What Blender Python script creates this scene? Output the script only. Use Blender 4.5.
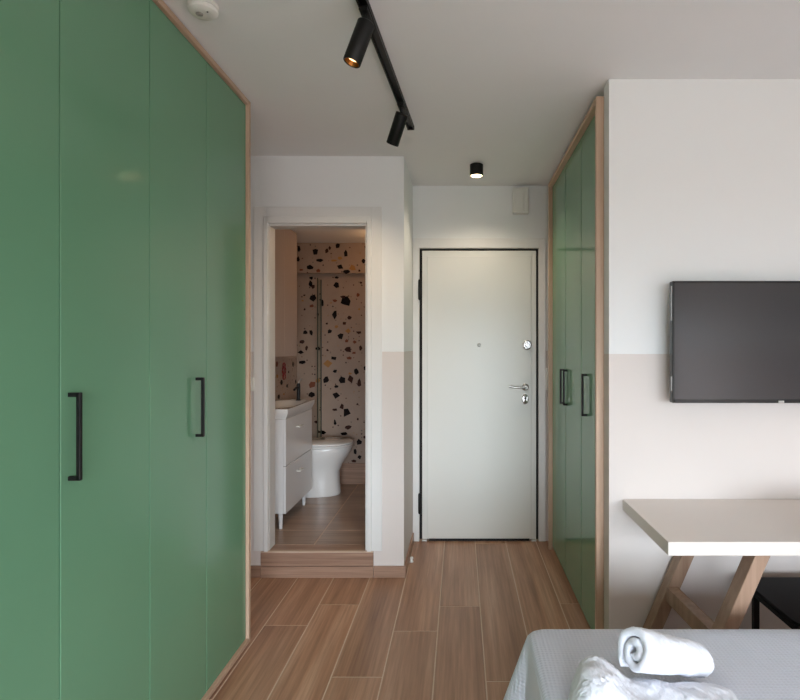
import bpy, bmesh, math, random
from mathutils import Vector, Matrix, noise

for o in list(bpy.data.objects):
    bpy.data.objects.remove(o)
SC = bpy.context.scene
C = SC.collection
random.seed(7)

# ------------------------------------------------------------------ camera
CAMZ = 1.427
F = 545.0
cam_d = bpy.data.cameras.new('camera')
cam_d.sensor_fit = 'HORIZONTAL'; cam_d.sensor_width = 36.0
cam_d.lens = 36.0 * F / 800.0
cam_d.shift_x = -60.0 / 800.0
cam_d.shift_y = -4.0 / 800.0
cam_d.clip_start = 0.05
cam = bpy.data.objects.new('camera', cam_d); C.objects.link(cam)
cam.location = (0, 0, CAMZ); cam.rotation_euler = (math.pi/2, 0, 0)
SC.camera = cam

# ------------------------------------------------------------------ world + light
w = bpy.data.worlds.new('sky'); SC.world = w; w.use_nodes = True
wt = w.node_tree; bg = wt.nodes['Background']
tcw = wt.nodes.new('ShaderNodeTexCoord'); spw = wt.nodes.new('ShaderNodeSeparateXYZ'); rpw = wt.nodes.new('ShaderNodeValToRGB')
wt.links.new(tcw.outputs['Generated'], spw.inputs[0])
mpw = wt.nodes.new('ShaderNodeMapRange'); mpw.inputs['From Min'].default_value = -1.0; mpw.inputs['From Max'].default_value = 1.0
wt.links.new(spw.outputs[2], mpw.inputs['Value']); wt.links.new(mpw.outputs[0], rpw.inputs[0])
el = rpw.color_ramp.elements                     # overcast: dim ground below the horizon, bright sky above
el[0].position = 0.47; el[0].color = (0.14, 0.142, 0.142, 1)
el[1].position = 0.53; el[1].color = (0.86, 0.95, 1.06, 1)
wt.links.new(rpw.outputs[0], bg.inputs[0]); bg.inputs[1].default_value = 21.5

ROOM_H = 2.60
REAR_Y = -2.60
WIN = (-0.55, 2.35, 0.06, 2.00)        # balcony window in the wall behind the camera: x0,x1,z0,z1

ld = bpy.data.lights.new('window_portal', 'AREA')    # guides sky sampling to the window; emits nothing itself
ld.shape = 'RECTANGLE'; ld.size = WIN[1]-WIN[0]; ld.size_y = WIN[3]-WIN[2]
ld.cycles.is_portal = True
lo = bpy.data.objects.new('window_portal', ld); C.objects.link(lo)
lo.location = ((WIN[0]+WIN[1])/2, REAR_Y-0.14, (WIN[2]+WIN[3])/2)
lo.rotation_euler = (math.radians(90), 0, 0)     # faces +Y, into the room

vs = SC.view_settings
vs.view_transform = 'Standard'; vs.look = 'None'; vs.gamma = 1.0; vs.use_curve_mapping = False
vs.exposure = 0.22

# ------------------------------------------------------------------ materials
def s2l(c):
    c /= 255.0
    return c/12.92 if c <= 0.04045 else ((c+0.055)/1.055)**2.4
def rgb(r, g, b): return (s2l(r), s2l(g), s2l(b), 1)

class NT:
    def __init__(s, name):
        s.m = bpy.data.materials.new(name); s.m.use_nodes = True
        s.t = s.m.node_tree; s.n = s.t.nodes
        s.b = s.n['Principled BSDF']
    def node(s, ty, **kw):
        n = s.n.new(ty)
        for k, v in kw.items(): setattr(n, k, v)
        return n
    def link(s, a, b): s.t.links.new(a, b)
    def mix(s, fac, a, b, blend='MIX'):
        n = s.node('ShaderNodeMix', data_type='RGBA', blend_type=blend)
        for sock, v in ((n.inputs[0], fac), (n.inputs[6], a), (n.inputs[7], b)):
            if hasattr(v, 'links'): s.link(v, sock)
            else: sock.default_value = v
        return n.outputs[2]
    def math(s, op, a, b=0.0):
        n = s.node('ShaderNodeMath', operation=op)
        for sock, v in ((n.inputs[0], a), (n.inputs[1], b)):
            if hasattr(v, 'links'): s.link(v, sock)
            else: sock.default_value = v
        return n.outputs[0]
    def ramp(s, fac, stops):
        n = s.node('ShaderNodeValToRGB')
        e = n.color_ramp.elements
        while len(e) < len(stops): e.new(0.5)
        for el, (p, c) in zip(e, stops): el.position = p; el.color = c
        s.link(fac, n.inputs[0]); return n.outputs[0]
    def bump(s, h, strength=0.2, dist=0.002):
        n = s.node('ShaderNodeBump'); n.inputs['Strength'].default_value = strength
        n.inputs['Distance'].default_value = dist
        s.link(h, n.inputs['Height']); s.link(n.outputs[0], s.b.inputs['Normal'])
    def noise(s, vec, scale, detail=3.0, rough=0.5):
        n = s.node('ShaderNodeTexNoise'); n.inputs['Scale'].default_value = scale
        n.inputs['Detail'].default_value = detail; n.inputs['Roughness'].default_value = rough
        if vec is not None: s.link(vec, n.inputs['Vector'])
        return n.outputs[0]
    def mapping(s, vec, scale, loc=None):
        n = s.node('ShaderNodeMapping'); n.inputs['Scale'].default_value = scale
        s.link(vec, n.inputs['Vector'])
        if loc is not None: s.link(loc, n.inputs['Location'])
        return n.outputs[0]

def plain(name, col, rough=0.5, metal=0.0, noise_amt=0.03, nscale=6.0, spec=0.5, bump=0.0, bscale=200.0, coat=0.0):
    q = NT(name)
    tc = q.node('ShaderNodeTexCoord').outputs['Object']
    f = q.noise(tc, nscale)
    d = 1.0 - noise_amt*2; dark = (col[0]*d, col[1]*d, col[2]*d, 1)
    q.link(q.mix(f, dark, col), q.b.inputs['Base Color'])
    q.b.inputs['Roughness'].default_value = rough; q.b.inputs['Metallic'].default_value = metal
    q.b.inputs['Specular IOR Level'].default_value = spec
    q.b.inputs['Coat Weight'].default_value = coat
    if bump: q.bump(q.noise(tc, bscale), bump, 0.001)
    return q.m

def emission(name, col, strength):
    q = NT(name)
    q.b.inputs['Base Color'].default_value = col
    q.b.inputs['Emission Color'].default_value = col; q.b.inputs['Emission Strength'].default_value = strength
    return q.m

WHITE = rgb(241, 242, 241); BEIGE = rgb(227, 218, 212)
def two_tone(name, zsplit):
    q = NT(name)
    pos = q.node('ShaderNodeNewGeometry').outputs['Position']
    sp = q.node('ShaderNodeSeparateXYZ'); q.link(pos, sp.inputs[0])
    wob = q.math('MULTIPLY', q.math('SUBTRACT', q.noise(pos, 30.0), 0.5), 0.003)
    z = q.math('ADD', sp.outputs[2], wob)
    f = q.math('GREATER_THAN', z, zsplit)
    q.link(q.mix(f, BEIGE, WHITE), q.b.inputs['Base Color'])
    q.b.inputs['Roughness'].default_value = 0.75
    q.b.inputs['Specular IOR Level'].default_value = 0.25
    q.bump(q.noise(pos, 160.0), 0.08, 0.001)
    return q.m

def wood(name, c1, c2, axis, scale=1.0, rough=0.45, spec=0.4):
    q = NT(name)
    tc = q.node('ShaderNodeTexCoord').outputs['Object']
    sc = [34*scale]*3; sc[axis] = 1.6*scale
    f = q.noise(q.mapping(tc, sc), 1.0, 5.0, 0.6)
    q.link(q.ramp(f, [(0.3, c1), (0.7, c2)]), q.b.inputs['Base Color'])
    q.b.inputs['Roughness'].default_value = rough; q.b.inputs['Specular IOR Level'].default_value = spec
    q.bump(f, 0.06, 0.001)
    return q.m

def plank_mat(name, c1, c2, c3, axis, rough=0.36, vary=0.16):
    q = NT(name)
    tc = q.node('ShaderNodeTexCoord').outputs['Object']
    rnd = q.node('ShaderNodeObjectInfo').outputs['Random']
    cmb = q.node('ShaderNodeCombineXYZ')
    for i, k in enumerate((37.0, 91.0, 53.0)): q.link(q.math('MULTIPLY', rnd, k), cmb.inputs[i])
    sc = [9.0]*3; sc[axis] = 0.55
    f1 = q.noise(q.mapping(tc, sc, cmb.outputs[0]), 1.0, 4.0, 0.6)
    sc = [70.0]*3; sc[axis] = 2.0
    f2 = q.noise(q.mapping(tc, sc, cmb.outputs[0]), 1.0, 4.0, 0.65)
    col = q.ramp(f1, [(0.30, c1), (0.52, c2), (0.72, c3)])
    g = q.ramp(f2, [(0.32, (0.62, 0.59, 0.56, 1)), (0.66, (1.08, 1.08, 1.08, 1))])
    col = q.mix(0.75, col, g, 'MULTIPLY')
    v = q.math('ADD', q.math('MULTIPLY', rnd, vary), 1.0 - vary/2)
    hv = q.node('ShaderNodeHueSaturation'); q.link(v, hv.inputs['Value']); q.link(col, hv.inputs['Color'])
    q.link(hv.outputs[0], q.b.inputs['Base Color'])
    q.b.inputs['Roughness'].default_value = rough; q.b.inputs['Specular IOR Level'].default_value = 0.4
    q.bump(f2, 0.05, 0.001)
    return q.m

def green_mat():
    q = NT('green_lacquer')
    tc = q.node('ShaderNodeTexCoord').outputs['Object']
    f = q.noise(tc, 2.0)
    q.link(q.mix(f, rgb(105, 150, 118), rgb(111, 156, 123)), q.b.inputs['Base Color'])
    q.b.inputs['Roughness'].default_value = 0.14
    q.b.inputs['Specular IOR Level'].default_value = 0.38
    q.bump(q.noise(tc, 14.0, 1.0), 0.01, 0.002)
    return q.m

def fabric(name, col, kind, rough=0.9):
    q = NT(name)
    tc = q.node('ShaderNodeTexCoord').outputs['Object']
    if kind == 'waffle':
        sp = q.node('ShaderNodeSeparateXYZ'); q.link(tc, sp.inputs[0])
        hs = [q.math('SINE', q.math('MULTIPLY', sp.outputs[i], 2*math.pi/0.0115)) for i in range(3)]
        a = q.math('ADD', q.math('ADD', hs[0], hs[1]), hs[2])
        f = q.math('ADD', q.math('MULTIPLY', a, 0.3), q.math('MULTIPLY', q.noise(tc, 500.0), 0.3))
        q.bump(f, 0.8, 0.002)
        fac = q.math('MULTIPLY', q.math('ADD', a, 3.0), 1/6.0)
    else:
        f = q.noise(tc, 380.0, 4.0, 0.7)
        q.bump(f, 0.5, 0.002)
        fac = f
    q.link(q.mix(fac, (col[0]*0.90, col[1]*0.90, col[2]*0.91, 1), col), q.b.inputs['Base Color'])
    q.b.inputs['Roughness'].default_value = rough; q.b.inputs['Specular IOR Level'].default_value = 0.15
    q.b.inputs['Sheen Weight'].default_value = 0.3
    return q.m

def glass_mat(name, tint, gloss=0.10):
    q = NT(name)
    t = q.node('ShaderNodeBsdfTransparent'); t.inputs[0].default_value = tint
    g = q.node('ShaderNodeBsdfGlossy'); g.inputs['Roughness'].default_value = 0.02
    mx = q.node('ShaderNodeMixShader'); mx.inputs[0].default_value = gloss
    q.link(t.outputs[0], mx.inputs[1]); q.link(g.outputs[0], mx.inputs[2])
    q.link(mx.outputs[0], q.n['Material Output'].inputs[0])
    return q.m

def terrazzo_mat():
    q = NT('terrazzo')
    pos = q.node('ShaderNodeNewGeometry').outputs['Position']
    base = q.mix(q.noise(pos, 9.0), rgb(158, 136, 120), rgb(176, 154, 136))
    v = q.node('ShaderNodeTexVoronoi', feature='F1'); v.inputs['Scale'].default_value = 42.0
    q.link(pos, v.inputs['Vector'])
    sp = q.node('ShaderNodeSeparateColor'); q.link(v.outputs['Color'], sp.inputs[0])
    pick = q.math('MULTIPLY', q.math('LESS_THAN', sp.outputs[0], 0.16), q.math('LESS_THAN', v.outputs['Distance'], 0.30))
    chip = q.ramp(sp.outputs[1], [(0.0, rgb(70, 48, 40)), (0.45, rgb(142, 92, 68)), (0.75, rgb(186, 142, 92)), (1.0, rgb(120, 112, 106))])
    q.link(q.mix(pick, base, chip), q.b.inputs['Base Color'])
    q.b.inputs['Roughness'].default_value = 0.4
    return q.m

M = {}
M['paint'] = two_tone('two_tone_wall_paint', 1.392)
M['ceil'] = plain('ceiling_paint', rgb(243, 242, 242), 0.85, 0, 0.01, spec=0.2)
M['white_wall'] = plain('white_wall_paint', rgb(232, 230, 226), 0.8, 0, 0.01, spec=0.2)
M['trim'] = plain('white_trim_paint', rgb(234, 233, 230), 0.4, 0, 0.01)
M['door'] = plain('white_door_laminate', rgb(232, 232, 226), 0.32, 0, 0.01)
M['gap'] = plain('black_seal_and_shadow', rgb(22, 20, 20), 0.7)  # door seals, and the painted shadow gaps below the wardrobes
M['green'] = green_mat()
M['ply'] = wood('light_plywood_edge', rgb(188, 155, 130), rgb(212, 182, 157), 2)
M['plyd'] = wood('light_plywood_edge_long', rgb(188, 155, 130), rgb(212, 182, 157), 1)
M['carcass'] = plain('wardrobe_carcass_board', rgb(210, 196, 180), 0.6)
M['black'] = plain('matt_black_metal', rgb(14, 13, 13), 0.45, 0.0, 0.05, spec=0.35)
M['steel'] = plain('satin_steel', rgb(205, 203, 200), 0.28, 1.0)
M['plank'] = plank_mat('wood_look_plank', rgb(152, 113, 89), rgb(183, 141, 113), rgb(204, 165, 138), 1)
M['plankx'] = plank_mat('wood_look_skirting_x', rgb(148, 117, 99), rgb(174, 141, 120), rgb(190, 158, 137), 0)
M['grout'] = plain('floor_grout', rgb(214, 190, 168), 0.8)
M['btile'] = plank_mat('bathroom_floor_tile', rgb(158, 134, 117), rgb(179, 155, 137), rgb(196, 172, 153), 0, rough=0.3, vary=0.14)
M['terrazzo'] = terrazzo_mat()
M['chip_dark'] = plain('terrazzo_chip_dark', rgb(26, 20, 20), 0.5, spec=0.1)
M['chip_brown'] = plain('terrazzo_chip_brown', rgb(68, 42, 34), 0.5, spec=0.1)
M['chip_rust'] = plain('terrazzo_chip_rust', rgb(128, 76, 56), 0.5, spec=0.1)
M['chip_ochre'] = plain('terrazzo_chip_ochre', rgb(176, 130, 80), 0.5, spec=0.1)
M['ceramic'] = plain('white_ceramic', rgb(238, 236, 232), 0.12, 0, 0.0, coat=0.5)
M['lam'] = plain('white_cabinet_laminate', rgb(232, 230, 228), 0.25, 0, 0.0)
M['taupe'] = plain('pale_taupe_laminate', rgb(190, 174, 164), 0.25, 0, 0.0)
M['glass'] = glass_mat('shower_glass', (0.94, 0.97, 0.94, 1), 0.04)
M['winglass'] = glass_mat('window_glass', (0.97, 0.98, 0.98, 1), 0.05)
M['rail'] = plain('grey_green_profile', rgb(70, 72, 60), 0.35, 0.5)
M['red'] = plain('red_wire', rgb(150, 44, 48), 0.4)
M['desk'] = plain('warm_white_desk_laminate', rgb(232, 222, 213), 0.35, 0, 0.01)
M['leg'] = wood('light_oak_leg', rgb(146, 116, 95), rgb(178, 147, 124), 2, 0.8)
M['screen'] = plain('tv_screen_glass', rgb(20, 20, 27), 0.16, 0, 0.02, spec=0.85)
M['tvblack'] = plain('tv_gloss_black', rgb(22, 21, 22), 0.18)
M['cover'] = fabric('white_waffle_cotton', rgb(218, 222, 233), 'waffle')
M['towel'] = fabric('white_terry', rgb(241, 244, 252), 'terry')
M['mattress'] = plain('mattress_ticking', rgb(226, 224, 220), 0.9)
M['bedbase'] = plain('bed_base_fabric', rgb(120, 112, 106), 0.9)
M['plastic'] = plain('white_plastic', rgb(232, 230, 224), 0.4, 0, 0.0)
M['plastic_grey'] = plain('grey_plastic', rgb(150, 148, 144), 0.5)
M['chair'] = plain('black_seat_vinyl', rgb(18, 16, 18), 0.6, 0, 0.05, spec=0.25, bump=0.1)
M['lamp_glow'] = emission('warm_lamp_glow', (1.0, 0.74, 0.42, 1), 9.0)
M['spot_glow'] = emission('warm_spot_glow', (1.0, 0.66, 0.30, 1), 3.5)
M['bronze'] = plain('warm_reflector', rgb(150, 96, 44), 0.3, 1.0)
M['curtain_wall'] = plain('rear_wall_paint', rgb(214, 208, 202), 0.85)

# ------------------------------------------------------------------ mesh helpers
def nb(): return bmesh.new()

def box(bm, x0, x1, y0, y1, z0, z1, bev=0.0, seg=1):
    b2 = bmesh.new()
    bmesh.ops.create_cube(b2, size=1.0)
    for v in b2.verts:
        v.co = Vector((x0+(v.co.x+.5)*(x1-x0), y0+(v.co.y+.5)*(y1-y0), z0+(v.co.z+.5)*(z1-z0)))
    if bev: bmesh.ops.bevel(b2, geom=b2.edges[:], offset=bev, segments=seg, affect='EDGES', profile=0.5)
    merge(bm, b2); return bm

def merge(bm, b2):
    me = bpy.data.meshes.new('tmp'); b2.to_mesh(me); b2.free(); bm.from_mesh(me); bpy.data.meshes.remove(me)

def frame_of(d):
    d = d.normalized()
    up = Vector((0, 0, 1)) if abs(d.z) < 0.95 else Vector((0, 1, 0))
    a = d.cross(up).normalized(); return a, a.cross(d).normalized(), d

def bar(bm, p0, p1, wa, wb, bev=0.0, up=None):
    """square bar p0->p1; wa across (horizontal), wb the other way"""
    p0, p1 = Vector(p0), Vector(p1); a, b, d = frame_of(p1-p0)
    if up is not None:
        a = Vector(up).normalized(); a = (a - d*a.dot(d)).normalized(); b = d.cross(a).normalized()
    b2 = bmesh.new(); bmesh.ops.create_cube(b2, size=1.0)
    L = (p1-p0).length; c = (p0+p1)/2
    for v in b2.verts: v.co = c + a*v.co.x*wa + b*v.co.y*wb + d*v.co.z*L
    if bev: bmesh.ops.bevel(b2, geom=b2.edges[:], offset=bev, segments=1, affect='EDGES')
    bmesh.ops.recalc_face_normals(b2, faces=b2.faces[:])
    merge(bm, b2); return bm

def lathe(bm, prof, p0=(0,0,0), axis=(0,0,1), n=24, sx=1.0, sy=1.0, close=True):
    """prof: list of (r, h) along axis from p0"""
    p0 = Vector(p0); a, b, d = frame_of(Vector(axis))
    if abs(d.z) > 0.95: a, b = Vector((1,0,0)), Vector((0,1,0))*(1 if d.z > 0 else -1)
    rings = []
    for r, h in prof:
        if r < 1e-6: rings.append([bm.verts.new(p0+d*h)])
        else: rings.append([bm.verts.new(p0+d*h+a*math.cos(t)*r*sx+b*math.sin(t)*r*sy) for t in [2*math.pi*i/n for i in range(n)]])
    for q, r in zip(rings, rings[1:]):
        for i in range(n):
            j = (i+1) % n
            if len(q) == 1 and len(r) == 1: continue
            if len(q) == 1: bm.faces.new((q[0], r[i], r[j]))
            elif len(r) == 1: bm.faces.new((q[i], r[0], q[j]))
            else: bm.faces.new((q[i], r[i], r[j], q[j]))
    if close:
        for r in (rings[0], rings[-1]):
            if len(r) > 1: bm.faces.new(r)
    bmesh.ops.recalc_face_normals(bm, faces=bm.faces[:])
    return bm

def tube(bm, pts, r, n=8, closed=False):
    pts = [Vector(p) for p in pts]; m = len(pts); rings = []
    for i, p in enumerate(pts):
        if closed: d = pts[(i+1) % m]-pts[i-1]
        else: d = pts[min(i+1, m-1)]-pts[max(i-1, 0)]
        a, b, d = frame_of(d)
        rings.append([bm.verts.new(p+a*math.cos(2*math.pi*k/n)*r+b*math.sin(2*math.pi*k/n)*r) for k in range(n)])
    rng = range(m) if closed else range(m-1)
    for i in rng:
        q, s = rings[i], rings[(i+1) % m]
        for k in range(n): bm.faces.new((q[k], q[(k+1) % n], s[(k+1) % n], s[k]))
    if not closed:
        bm.faces.new(rings[0]); bm.faces.new(rings[-1])
    bmesh.ops.recalc_face_normals(bm, faces=bm.faces[:])
    return bm

def prism(bm, poly, z0, z1, bev=0.0):
    b2 = bmesh.new()
    f = b2.faces.new([b2.verts.new((x, y, z0)) for x, y in poly])
    r = bmesh.ops.extrude_face_region(b2, geom=[f])
    for v in r['geom']:
        if isinstance(v, bmesh.types.BMVert): v.co.z = z1
    bmesh.ops.recalc_face_normals(b2, faces=b2.faces[:])
    if bev:
        ed = [e for e in b2.edges if abs(e.verts[0].co.z-e.verts[1].co.z) < 1e-6]
        bmesh.ops.bevel(b2, geom=ed, offset=bev, segments=2, affect='EDGES')
    merge(bm, b2); return bm

def wpos(o):
    p = Vector((0,0,0))
    while o is not None: p += Vector(o.location); o = o.parent
    return p

def obj(name, bm, mat, parent=None, smooth=False, local=False, kind=None, label=None):
    """link bm (built in world coordinates) as one mesh object; re-based on the parent's position"""
    if parent is not None and not local:
        bmesh.ops.translate(bm, verts=bm.verts[:], vec=-wpos(parent))
    me = bpy.data.meshes.new(name); bm.to_mesh(me); bm.free()
    if smooth:
        for p in me.polygons: p.use_smooth = True
        try: me.set_sharp_from_angle(angle=math.radians(38))
        except Exception: pass
    me.materials.append(M[mat])
    o = bpy.data.objects.new(name, me); C.objects.link(o)
    o.parent = parent
    if kind: o['kind'] = kind
    if label: o['label'] = label
    return o

def tag(o, label, cat, group=None):
    o['label'] = label; o['category'] = cat
    if group: o['group'] = group
    return o

def thing(name, label, cat, loc, group=None):
    o = bpy.data.objects.new(name, None); C.objects.link(o); o.location = loc
    o.empty_display_size = 0.1
    return tag(o, label, cat, group)

def struct(name, bm, mat, parent=None, label=None, cat=None):
    o = obj(name, bm, mat, parent)
    o['kind'] = 'structure'
    if label: o['label'] = label
    if cat: o['category'] = cat
    return o

def P(px, py, d):      # point at distance d that the photograph shows at (px, py): used to measure the place
    return Vector(((px-460)*d/F, d, CAMZ-(py-346)*d/F))

# ------------------------------------------------------------------ the setting
LEFT_X, RIGHT_X = -1.625, 2.75
TV_Y, BATH_Y, BACK_Y = 2.395, 3.367, 3.99
COL_X = -0.346
B_FLOOR, B_CEIL, B_BACK, B_LEFT = 0.163, 2.36, 5.0, -1.495

# floor bed (grout) with individual planks
bm = nb()
box(bm, LEFT_X-.1, RIGHT_X+.1, REAR_Y-.1, BACK_Y+.1, -0.12, -0.0012)
floor = struct('floor', bm, 'grout', label='warm brown wood-look plank floor with pale joints', cat='floor')
PW = 0.222; X0 = -0.778; LEN = 1.62; G = 0.0028
joint = {-4: 2.10, -3: 2.55, -2: 2.20, -1: 2.785, 0: 3.008, 1: 2.35, 2: 2.73, 3: 2.99, 4: 2.32, 5: 2.66, 6: 3.02}
cache = {}
def plank_mesh(w_, l_):
    k = (round(w_, 3), round(l_, 3))
    if k not in cache:
        b = nb(); box(b, 0, w_, 0, l_, -0.012, 0.0, 0.0012)
        me = bpy.data.meshes.new('plank'); b.to_mesh(me); b.free(); me.materials.append(M['plank']); cache[k] = me
    return cache[k]
for k in range(-4, 16):
    xa, xb = X0+(k)*PW, X0+(k+1)*PW
    xa, xb = max(xa, LEFT_X), min(xb, RIGHT_X)
    if xb-xa < 0.02: continue
    j = joint.get(k, 2.3+0.37*((k*5) % 4))
    ymax = BACK_Y if xa > COL_X-0.25 else BATH_Y
    edges = sorted(set([REAR_Y, ymax]+[y for y in [j+LEN*n for n in range(-4, 3)] if REAR_Y+.03 < y < ymax-.03]))
    for ya, yb in zip(edges, edges[1:]):
        o = bpy.data.objects.new('plank', plank_mesh(xb-xa-2*G, yb-ya-2*G)); C.objects.link(o)
        o.location = (xa+G, ya+G, 0.0); o.parent = floor

# ceiling
bm = nb(); box(bm, LEFT_X-.1, RIGHT_X+.1, REAR_Y-.1, BACK_Y+.1, ROOM_H, ROOM_H+.1)
struct('ceiling', bm, 'ceil')

# outer walls
bm = nb(); box(bm, LEFT_X-.1, LEFT_X, REAR_Y, BATH_Y, 0, ROOM_H); struct('wall_left', bm, 'paint')
bm = nb(); box(bm, RIGHT_X, RIGHT_X+.1, REAR_Y, TV_Y+.1, 0, ROOM_H); struct('wall_right', bm, 'paint')
x0, x1, z0, z1 = WIN
bm = nb()
box(bm, LEFT_X-.1, x0, REAR_Y-.12, REAR_Y, 0, ROOM_H); box(bm, x1, RIGHT_X+.1, REAR_Y-.12, REAR_Y, 0, ROOM_H)
box(bm, x0, x1, REAR_Y-.12, REAR_Y, 0, z0); box(bm, x0, x1, REAR_Y-.12, REAR_Y, z1, ROOM_H)
struct('wall_rear', bm, 'curtain_wall')
bm = nb()
for xa, xb in ((x0, x0+.05), ((x0+x1)/2-.04, (x0+x1)/2+.04), (x1-.05, x1)): box(bm, xa, xb, REAR_Y-.09, REAR_Y-.03, z0, z1)
for za, zb in ((z0, z0+.06), (z1-.06, z1)): box(bm, x0, x1, REAR_Y-.088, REAR_Y-.032, za, zb)
win = struct('window_1', bm, 'trim', label='tall white framed balcony window behind the bed', cat='window')
for xa, xb in ((x0+.05, (x0+x1)/2-.04), ((x0+x1)/2+.04, x1-.05)):
    bm = nb(); box(bm, xa, xb, REAR_Y-.062, REAR_Y-.056, z0+.06, z1-.06); obj('pane', bm, 'winglass', win)

# TV wall (stub wall that ends beside the right wardrobe)
bm = nb(); box(bm, 0.655, RIGHT_X, TV_Y, TV_Y+.085, 0, ROOM_H)
struct('wall_tv', bm, 'paint', label='two-tone wall, white above and beige below, behind the television', cat='wall')
bm = nb(); box(bm, 1.28, 1.36, TV_Y+.085, BACK_Y, 0, ROOM_H); struct('wall_niche', bm, 'white_wall')

# bathroom front wall with door opening
OX0, OX1, OZ = -1.190, -0.572, 2.182
bm = nb()
box(bm, LEFT_X, OX0, BATH_Y, BATH_Y+.1, 0, ROOM_H)
box(bm, OX1, COL_X, BATH_Y, BATH_Y+.1, 0, ROOM_H)
box(bm, OX0, OX1, BATH_Y, BATH_Y+.1, OZ, ROOM_H)
box(bm, OX0, OX1, BATH_Y+.001, BATH_Y+.1, 0, B_FLOOR-.012)
box(bm, COL_X-.1, COL_X, BATH_Y+.1, B_BACK, 0, ROOM_H)
struct('wall_bathroom', bm, 'paint', label='two-tone partition around the bathroom doorway', cat='wall')

# entrance wall with door opening
DX0, DX1, DZ = -0.297, 0.575, 2.142
bm = nb()
box(bm, COL_X, DX0-.02, BACK_Y, BACK_Y+.1, 0, ROOM_H); box(bm, DX1+.02, 1.36, BACK_Y, BACK_Y+.1, 0, ROOM_H)
box(bm, DX0-.02, DX1+.02, BACK_Y, BACK_Y+.1, DZ+.02, ROOM_H)
box(bm, DX0-.02, DX1+.02, BACK_Y+.085, BACK_Y+.1, 0, DZ+.02)
struct('wall_entrance', bm, 'paint')

# bathroom shell
bm = nb(); box(bm, LEFT_X-.1, COL_X-.1, BATH_Y+.1, B_BACK+.1, 0, B_FLOOR-.0015)
bfloor = struct('floor_bathroom', bm, 'grout', label='raised brown stone-look tile floor of the bathroom', cat='floor')
ys = [BATH_Y+.1, 3.738, 4.335, B_BACK]; xs = [-1.53, -0.93, COL_X-.1]
xs = [B_LEFT, -0.93, COL_X-.1]
for ya, yb in zip(ys, ys[1:]):
    for xa, xb in zip(xs, xs[1:]):
        bm = nb(); box(bm, xa+.0045, xb-.0045, ya+.0045, yb-.0045, B_FLOOR-.012, B_FLOOR, 0.001)
        obj('tile', bm, 'btile', bfloor)
bm = nb(); box(bm, LEFT_X-.1, COL_X-.1, BATH_Y+.1, B_BACK+.1, B_CEIL, B_CEIL+.1); struct('ceiling_bathroom', bm, 'ceil')
bm = nb(); box(bm, B_LEFT-.1, B_LEFT, BATH_Y+.1, B_BACK, 0, B_CEIL)
wl = struct('wall_bathroom_left', bm, 'terrazzo')
bm = nb(); box(bm, B_LEFT-.1, COL_X, B_BACK, B_BACK+.1, 0, B_CEIL)
box(bm, B_LEFT, COL_X-.1, B_BACK-.07, B_BACK, 2.085, B_CEIL)
wb = struct('wall_bathroom_back', bm, 'terrazzo', label='terrazzo wall of dark chips at the back of the bathroom', cat='wall')

# terrazzo chips, measured on the photograph: (zoom x, zoom y, width, height, colour)
K = 110/700.0
chips = {'dark': [], 'brown': [], 'rust': [], 'ochre': []}
def ch(s, y0, kk=K):
    for it in s.split(';'):
        a = it.split(); x, y, w_, h_ = map(float, a[:4]); col = {'d': 'dark', 'b': 'brown', 'r': 'rust', 'o': 'ochre'}[a[4]]
        chips[col].append((265+x*kk, y0+y*kk, w_*kk, h_*kk))
ch('215 215 18 32 d;210 285 14 30 d;322 230 28 34 d;395 228 20 26 b;412 212 14 18 b;462 193 26 26 d;515 245 20 30 d;350 287 34 22 d;'
   '285 337 36 24 d;340 355 30 22 r;478 332 28 30 d;520 360 32 20 d;560 340 34 30 o;628 293 22 26 d;475 275 26 16 o;435 290 32 14 o;'
   '295 400 26 16 d;290 440 24 40 d;305 455 22 20 b;455 398 20 14 d;457 447 34 28 d;305 527 42 32 d;515 552 52 48 d;497 522 24 22 b;445 545 24 16 r;'
   '593 508 20 18 r;447 630 26 42 d;535 655 28 22 b;298 580 20 16 r;252 600 12 14 b;250 510 14 12 b;228 350 22 12 r;505 690 26 18 b;365 560 14 40 d;395 690 14 14 b;610 430 12 12 b;335 630 12 24 b;640 205 10 14 b;600 355 14 12 b;240 545 12 10 o;600 600 12 10 o;420 560 10 10 o', 215)
ch('258 48 32 20 d;293 50 24 30 d;235 105 32 18 b;265 148 14 24 b;228 175 34 18 d;235 235 38 18 d;340 150 30 20 d;410 40 22 22 d;485 68 30 36 d;600 48 30 20 b;520 102 26 18 r;'
   '572 108 24 14 r;527 155 48 38 b;607 148 16 26 b;568 178 28 16 r;437 210 38 28 d;538 210 28 18 r;445 295 22 20 d;580 297 24 26 d;388 350 28 36 d;490 352 32 38 d;547 343 34 36 b;'
   '600 370 24 40 b;452 392 22 18 d;452 445 32 34 d;492 518 24 28 b;442 540 24 14 b;518 552 40 46 d;445 622 18 38 d;530 650 28 20 b;370 685 38 22 d;500 690 24 16 b;400 245 36 34 o;'
   '296 380 34 40 r;295 445 32 24 d;636 275 12 30 d;590 505 12 12 b;590 600 12 12 b;330 615 22 20 b;530 40 26 24 o;455 10 20 18 o;397 160 14 16 b;540 310 20 12 o;335 355 20 24 o', 325)
ch('325 12 22 20 d;445 20 32 18 d;525 68 26 22 d;530 150 16 24 d;505 120 18 28 d;497 175 22 16 b;300 10 16 16 b;560 40 14 14 b', 430, 125/700.0)
rc = random.Random(3)
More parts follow.
